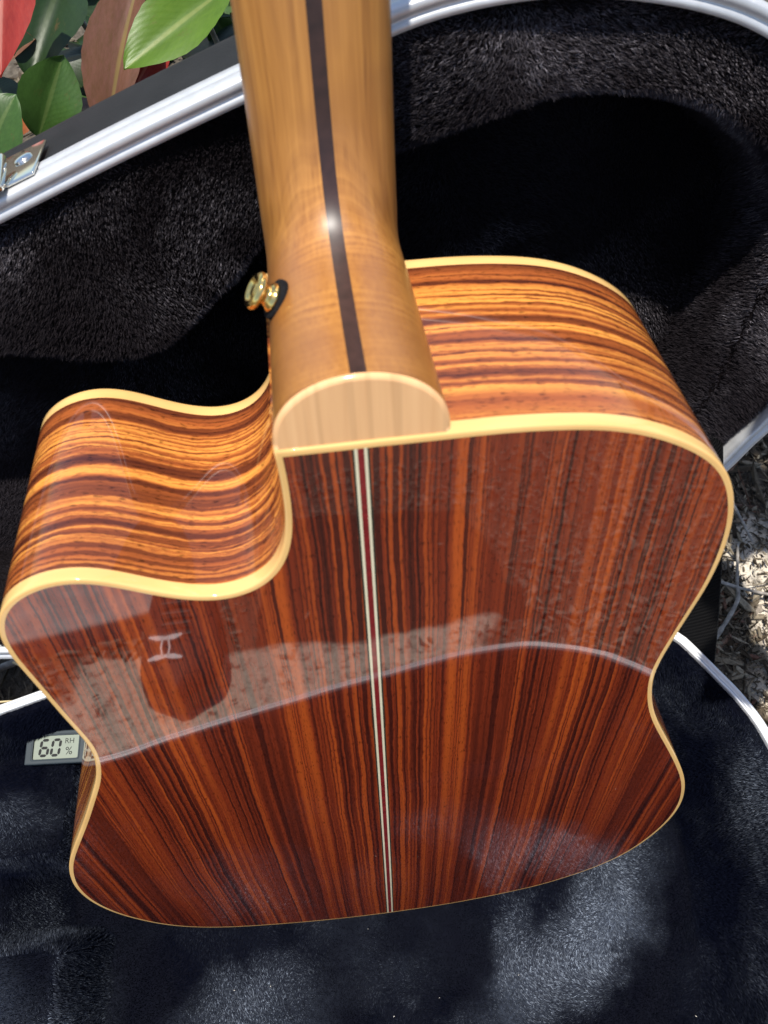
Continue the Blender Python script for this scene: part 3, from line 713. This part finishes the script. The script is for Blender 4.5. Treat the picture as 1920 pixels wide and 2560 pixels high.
join_chips('bark_mulch', [(2600, REG_R, .008, .050, .22, 21, .14), (1500, REG_R, .005, .020, .45, 32, .5), (450, REG_R, .010, .05, .05, 22, .8), (6000, (.26, .5, -.05, .5), .002, .008, .45, 33, .6), (450, REG_L, .006, .03, .4, 23), (700, REG_L, .01, .06, .07, 24, .8),
                          (3500, (.37, .75, -.05, .34), .003, .012, .25, 28), (260, (.33, .72, -.05, .36), .02, .08, .018, 29, .8), (2600, (-.8, .8, .35, 1.3), .008, .05, .3, 27)])
join_chips('front_shade_mulch', [(9500, REG_F, .006, .028, .5, 25), (900, REG_F, .012, .04, .10, 26, .8)], M_CHIP2)
def mat_twig():
    t = NT('grey_bark'); c = t.coord(); n = t.noise(c, 140., 4); t.set(color=t.ramp(n, [(0.3, (0.10, 0.088, 0.075)), (0.7, (0.30, 0.27, 0.235))]), rough=0.85); t.bump(n, .5, .001); return t.m
M_TWIG = mat_twig()
M_STRAW = mat_plain('dry_straw', (0.50, 0.40, 0.22), 0.7, var=0.25)
def tube(pts, rad, n=8):
    P = catmull(np.array(pts, float), 6, closed=False); V = []
    for i, p in enumerate(P):
        d = Vector(P[min(i + 1, len(P) - 1)] - P[max(i - 1, 0)]).normalized(); a = d.orthogonal().normalized(); b = d.cross(a)
        r = rad * (1 - .55 * i / len(P)) * (1 + .12 * math.sin(i * 2.1))
        V += [Vector(p) + (a * math.cos(2 * math.pi * j / n) + b * math.sin(2 * math.pi * j / n)) * r for j in range(n)]
    return V, [f for f in quads(len(P), n, close_c=True)] + [tuple(range(n))[::-1], tuple(range((len(P) - 1) * n, len(P) * n))]
def twig(name, pts, rad, mat, label, group=None):
    z0 = pts[0][2]; o_ = Vector(pts[0]); V, F = tube([Vector(p) - o_ for p in pts], rad); o = mesh_obj(name, V, F, mat)
    o.location = o_; o['label'] = label; o['category'] = name.replace('_', ' ')
    if group: o['group'] = group
G1 = GROUND + .004
twig('twig', [(.326, .180, G1), (.345, .197, G1 + .004), (.372, .226, G1 + .006), (.379, .247, G1 + .005), (.392, .285, G1 + .004)], .0028, M_TWIG, 'long grey forked twig lying on the mulch from the case corner toward the sunlit patch', 'twigs on the mulch')
twig('twig', [(.325, .262, G1 + .002), (.352, .252, G1 + .006), (.388, .236, G1 + .005), (.46, .212, G1 + .003)], .0024, M_TWIG, 'grey twig crossing the mulch beside the black lid strap', 'twigs on the mulch')
twig('twig', [(.395, .372, G1 + .003), (.398, .335, G1 + .006), (.402, .312, G1 + .006), (.408, .285, G1 + .003)], .0024, M_TWIG, 'short grey twig below the lid edge above the sunlit patch', 'twigs on the mulch')
twig('bark_strip', [(-.42, .215, G1 + .012), (-.36, .238, G1 + .010), (-.30, .2560, G1 + .010), (-.24, .282, G1 + .006)], .0050, M_TWIG, 'flat grey bark strip on the ground between lid and base left of the guitar')
twig('straw', [(-.40, .212, G1 + .03), (-.33, .2100, G1 + .032), (-.25, .2060, G1 + .028)], .0011, M_STRAW, 'pale dry straw stalk beside the left case rim')
twig('straw', [(-.315, .247, G1 + .022), (-.285, .228, G1 + .03), (-.26, .209, G1 + .034)], .0010, M_STRAW, 'short pale straw tip poking up by the guitar waist binding')

# ================================================================== SHRUB
def mat_leaf(name, c1, c2, vein, back=0.5):
    t = NT(name); uv = t.node('ShaderNodeUVMap').outputs[0]; u, v, _ = t.sep(uv)
    av = t.math('ABSOLUTE', v)
    side = t.math('SINE', t.math('MULTIPLY', t.math('SUBTRACT', t.math('MULTIPLY', u, 13.0), t.math('MULTIPLY', av, 5.0)), 2 * math.pi))
    vn = t.ramp(side, [(0.75, 0.0), (0.98, 0.05)])
    mid = t.ramp(av, [(0.0, 1.0), (0.045, 0.9), (0.09, 0.0)])
    n = t.noise(t.coord(), 14., 5, .7)
    col = t.mix(t.ramp(n, [(0.35, 0.0), (0.65, 1.0)]), c1, c2)
    col = t.mix(vn, col, vein); col = t.mix(mid, col, vein)
    sp = t.noise(t.coord(), 5.0, 5, 0.75); col = t.mix(t.ramp(sp, [(0.60, 0.0), (0.72, 0.55)]), col, (0.10, 0.055, 0.02))
    lf = t.noise(t.coord(), 1.6, 2); col = t.mix(1.0, col, t.ramp(lf, [(0.3, 0.75), (0.7, 1.2)]), 'MULTIPLY')
    t.set(color=col, rough=0.42, spec=0.35)
    t.bump(t.math('MULTIPLY_ADD', side, 0.15, n), 0.2, 0.0006)
    tr = t.node('ShaderNodeBsdfTranslucent'); t.put(tr, 'Color', col)
    mx = t.node('ShaderNodeMixShader'); mx.inputs[0].default_value = 0.30
    out = t.n['Material Output']
    t.t.links.new(t.b.outputs[0], mx.inputs[1]); t.t.links.new(tr.outputs[0], mx.inputs[2]); t.t.links.new(mx.outputs[0], out.inputs[0]); return t.m
LEAFM = dict(red=mat_leaf('red_leaf', (0.2604, 0.0279, 0.0186), (0.2108, 0.0186, 0.0136), (0.3410, 0.0992, 0.0744)),
             green=mat_leaf('green_leaf', (0.0434, 0.0961, 0.0186), (0.0341, 0.0775, 0.0149), (0.0806, 0.1302, 0.0341)),
             bright=mat_leaf('young_leaf', (0.0837, 0.1550, 0.0136), (0.0682, 0.1333, 0.0112), (0.1550, 0.2046, 0.0372)),
             dark=mat_leaf('old_leaf', (0.0161, 0.0372, 0.0099), (0.0124, 0.0298, 0.0081), (0.0310, 0.0558, 0.0155)),
             bronze=mat_leaf('bronze_leaf', (0.1612, 0.0713, 0.0508), (0.1240, 0.0589, 0.0310), (0.1984, 0.1364, 0.0496)),
             orange=mat_leaf('orange_leaf', (0.2232, 0.0620, 0.0124), (0.1860, 0.0496, 0.0124), (0.2480, 0.1240, 0.0310)))
def leaf_mesh(name, fold, curl, mat):
    NU, NW = 22, 9; V = []; U = []
    for i in range(NU):
        u = i / (NU - 1)
        wd = (math.sin(math.pi * u ** 0.95) ** 0.68) * .56 if 0 < u < 1 else 0
        wd *= 1 + .022 * (i % 2) + .05 * math.sin(7.3 * u + fold * 9)
        for j in range(NW):
            v = (j / (NW - 1)) * 2 - 1
            V.append((v * wd, u, fold * abs(v) * wd - curl * (u - .4) ** 2 + .05 * math.sin(8 * u + 2.4 * v + curl * 9) * abs(v) ** 1.5)); U.append((u, v))
    F = quads(NU, NW); me_o = mesh_obj(name, V, F, mat, uv=U); me = me_o.data; bpy.data.objects.remove(me_o); return me
LM_ = {k: [leaf_mesh('leaf', fo, cu, m) for fo, cu in ((.35, .25), (.55, .45), (.2, .6))] for k, m in LEAFM.items()}
shrub = empty('photinia_shrub', 'red and green leaved shrub growing behind the open case lid', 'shrub', Matrix.Translation((-.15, .68, GROUND)))
SI = Vector((-.15, .68, GROUND))
def leaf(kind, base, tip, width, face, var=0, roll=0.0):
    b, t_ = Vector(base), Vector(tip); y = t_ - b; L = y.length; y.normalize(); f = Vector(face).normalized()
    x = y.cross(f).normalized(); z = x.cross(y)
    q = Matrix.Rotation(roll, 3, y); x, z = q @ x, q @ z
    o = bpy.data.objects.new('leaf', LM_[kind][var % 3]); COL.objects.link(o); o.parent = shrub
    M = Matrix(((x.x * width, y.x * L, z.x * width, b.x), (x.y * width, y.y * L, z.y * width, b.y), (x.z * width, y.z * L, z.z * width, b.z), (0, 0, 0, 1)))
    o.matrix_local = Matrix.Translation(-SI) @ M
CF = (.1, -.45, .9)
for n_, b, t_, w_, fc, vr in (("red",(-.197,.690,.345),(-.211,.576,.304),.050,(-.1,-.5,.8),0), ("dark",(-.184,.760,.259),(-.220,.663,.235),.056,CF,1),
        ("green",(-.199,.563,.259),(-.166,.589,.305),.038,(.25,-.7,.6),0), ("bronze",(-.159,.600,.225),(-.110,.673,.313),.044,(-.35,-.6,.7),1),
        ("bright",(-.042,.630,.321),(-.122,.566,.310),.039,(.0,-.45,.9),0), ("red",(-.136,.640,.231),(-.101,.662,.265),.030,CF,2),
        ("dark",(-.252,.619,.258),(-.204,.593,.272),.022,(0,-.2,1),0), ("green",(-.236,.526,.262),(-.201,.550,.308),.042,(-.2,-.6,.7),2),
        ("dark",(-.005,.72,.24),(-.035,.615,.27),.06,CF,1), ("green",(.03,.70,.20),(.0,.63,.24),.05,CF,2), ("red",(.06,.67,.27),(-.005,.63,.285),.034,CF,1), ("dark",(-.09,.75,.2),(-.06,.66,.24),.055,CF,2), ("orange",(-.251,.641,.202),(-.223,.652,.219),.030,CF,0), ("green",(-.06,.70,.26),(-.02,.63,.30),.036,CF,1)):
    leaf(n_, b, t_, w_, fc, vr)
stems = []
for k in range(9):
    bx, by = random.uniform(-.33, .05), random.uniform(.66, .80)
    top = Vector((bx + random.uniform(-.06, .06), by + random.uniform(-.10, .02), random.uniform(.22, .34)))
    pts = [Vector((bx, by, GROUND)) - SI, Vector((bx + .01, by, .06)) - SI, top - SI]
    V, F = tube(pts, .004, 7); mesh_obj('stem', V, F, M_TWIG, shrub); stems.append((Vector((bx, by, GROUND)), top))
kinds = ['dark'] * 6 + ['green'] * 4 + ['red', 'bronze', 'bright']
for k in range(240):
    a, b = random.choice(stems); t = random.uniform(.25, 1.0); p = a.lerp(b, t) + Vector((random.gauss(0, .03), random.gauss(0, .03), random.gauss(0, .015)))
    p.z = min(p.z, .235)
    if k % 2: p = Vector((random.uniform(-.36, .18), random.uniform(.58, .92), random.uniform(.02, .20)))
    d = Vector((random.gauss(0, 1), random.gauss(-.3, .8), random.gauss(.1, .5))).normalized()
    leaf(random.choice(kinds), p, p + d * random.uniform(.055, .085), random.uniform(.03, .042), (random.gauss(0, .4), -.4 + random.gauss(0, .3), .9), k, random.gauss(0, .3))

# ================================================================== things in front, seen mirrored in the back
M_CONC = mat_plain('grey_concrete', (0.36, 0.36, 0.35), 0.85, var=0.15, scale=30)
bmf = bmesh.new(); box_bm(bmf, (0, 0, 0), (.42, .26, .05), bev=.006)
slab = bm_obj('concrete_paver', bmf, M_CONC); slab.location = (-.50, -.64, GROUND + .012); slab.rotation_euler = (0, 0, R(-22))
slab['label'] = 'pale grey concrete paver on the ground in front of the case'; slab['category'] = 'paver'

# ---- second shrub, added out of view so its branch shades the mulch at right
SI = Vector((.62, .62, GROUND))
shrub = empty('photinia_shrub', 'unseen shrub added so its leafy branch shades the mulch right of the lid', 'shrub', Matrix.Translation(SI))
def added_stem_part(pts, r):
    V, F = tube([Vector(p) - SI for p in pts], r, 7); mesh_obj('stem', V, F, M_TWIG, shrub)
added_stem_part([(.62, .62, GROUND), (.60, .62, .35), (.50, .55, .70), (.39, .42, .82), (.27, .27, .80), (.24, .11, .77)], .008)
added_stem_part([(.62, .63, GROUND), (.66, .66, .30), (.70, .70, .60)], .007)
added_stem_part([(.39, .42, .82), (.36, .33, .80), (.36, .28, .78)], .003)
for k in range(150):
    if k < 85: p = Vector((random.uniform(.215, .295), random.uniform(.105, .235), random.uniform(.74, .82)))
    elif k < 135: p = Vector((random.uniform(.32, .40), random.uniform(.27, .46), random.uniform(.74, .84)))
    else: p = Vector((random.uniform(.5, .72), random.uniform(.52, .72), random.uniform(.3, .7)))
    a = random.uniform(0, 6.283); d = Vector((math.cos(a), math.sin(a), random.uniform(-.3, .2))).normalized(); L_ = random.uniform(.045, .065)
    leaf(random.choice(kinds), p - d * L_ / 2, p + d * L_ / 2, random.uniform(.028, .036), (random.gauss(0, .25), random.gauss(0, .25), 1), k)

# ---- sneaker standing in front of the case (shows only as a reflection in the polished back)
SM = Matrix.Translation((-.235, -.50, GROUND + .006)) @ Matrix.Rotation(R(-6), 4, 'Z')
shoe = empty('sneaker', 'black sneaker with white emblem standing on sunlit ground in front of the case', 'shoe', SM)
M_SHOE = mat_plain('black_knit', (0.012, 0.012, 0.014), 0.75, var=0.3, scale=500)
M_SOLE = mat_plain('black_rubber', (0.02, 0.02, 0.021), 0.5)
M_WHITE = mat_plain('white_print', (0.80, 0.80, 0.80), 0.5, var=0.04)
def shoe_w(t): return .030 + .019 * math.sin(math.pi * min(1, t * .95 + .05)) ** .6 + .006 * math.exp(-((t - .72) / .18) ** 2) - .028 * sstep(.86, 1.0, t) - .012 * sstep(.12, 0, t)
V = []; NL, NC = 30, 20
for i in range(NL):
    t = i / (NL - 1); y = -.145 + .29 * t; w_ = float(shoe_w(t)); h = .045 + .040 * float(sstep(.62, .28, t)) - .020 * float(sstep(.80, 1.0, t))
    for j in range(NC):
        a = math.pi * j / (NC - 1); V.append((w_ * math.cos(a) * (1 - .25 * math.sin(a) ** 2 * (h > .06)), y, .022 + h * math.sin(a) ** .8))
F = quads(NL, NC) + [tuple(range(NC)), tuple(range((NL - 1) * NC, NL * NC))[::-1]]
mesh_obj('upper', V, F, M_SHOE, shoe)
V = []
for o_, z in ((.000, 0), (.003, .004), (.0035, .016), (.001, .024)):
    for i in range(2 * NL):
        t = (i if i < NL else 2 * NL - 1 - i) / (NL - 1); sg = 1 if i < NL else -1
        V.append((sg * (float(shoe_w(t)) + o_), -.146 + .292 * t, z))
mesh_obj('sole', V, [f[::-1] for f in quads(4, 2 * NL, close_c=True)] + [tuple(range(2 * NL))], M_SOLE, shoe)
bmf = bmesh.new()
for k in range(5):
    box_bm(bmf, (0, -.005 + .018 * k, .088 - .0068 * k), (.040, .005, .004), Matrix.Rotation(R(-20), 3, 'X'), bev=.0015)
bm_obj('laces', bmf, M_SOLE, shoe)
V = []; F = []
def strip2(pts, wds):
    b0 = len(V)
    for k, (p, w_) in enumerate(zip(pts, wds)):
        a, b = Vector(pts[max(k - 1, 0)]), Vector(pts[min(k + 1, len(pts) - 1)]); d = (b - a).normalized(); n_ = Vector((-d.y, d.x)) * w_ / 2
        V.extend([(p[0] - n_.x, p[1] - n_.y, 0), (p[0] + n_.x, p[1] + n_.y, 0)])
    F.extend([(b0 + 2 * k, b0 + 2 * k + 1, b0 + 2 * k + 3, b0 + 2 * k + 2) for k in range(len(pts) - 1)])
for sg in (-1, 1):
    strip2([(-.021, .062 + sg * .023), (-.010, .062 + sg * .0195), (0, .062 + sg * .018), (.010, .062 + sg * .0195), (.021, .062 + sg * .023)], [.004, .010, .0065, .010, .004])
    strip2([(sg * .0035, .062 - .018), (sg * .0055, .062), (sg * .0035, .062 + .018)], [.0022, .0022, .0022])
emb = mesh_obj('emblem', V, F, M_WHITE, shoe, smooth=False); emb.location = (-.012, .022, .0840); emb.rotation_euler = (R(-12), 0, 0)
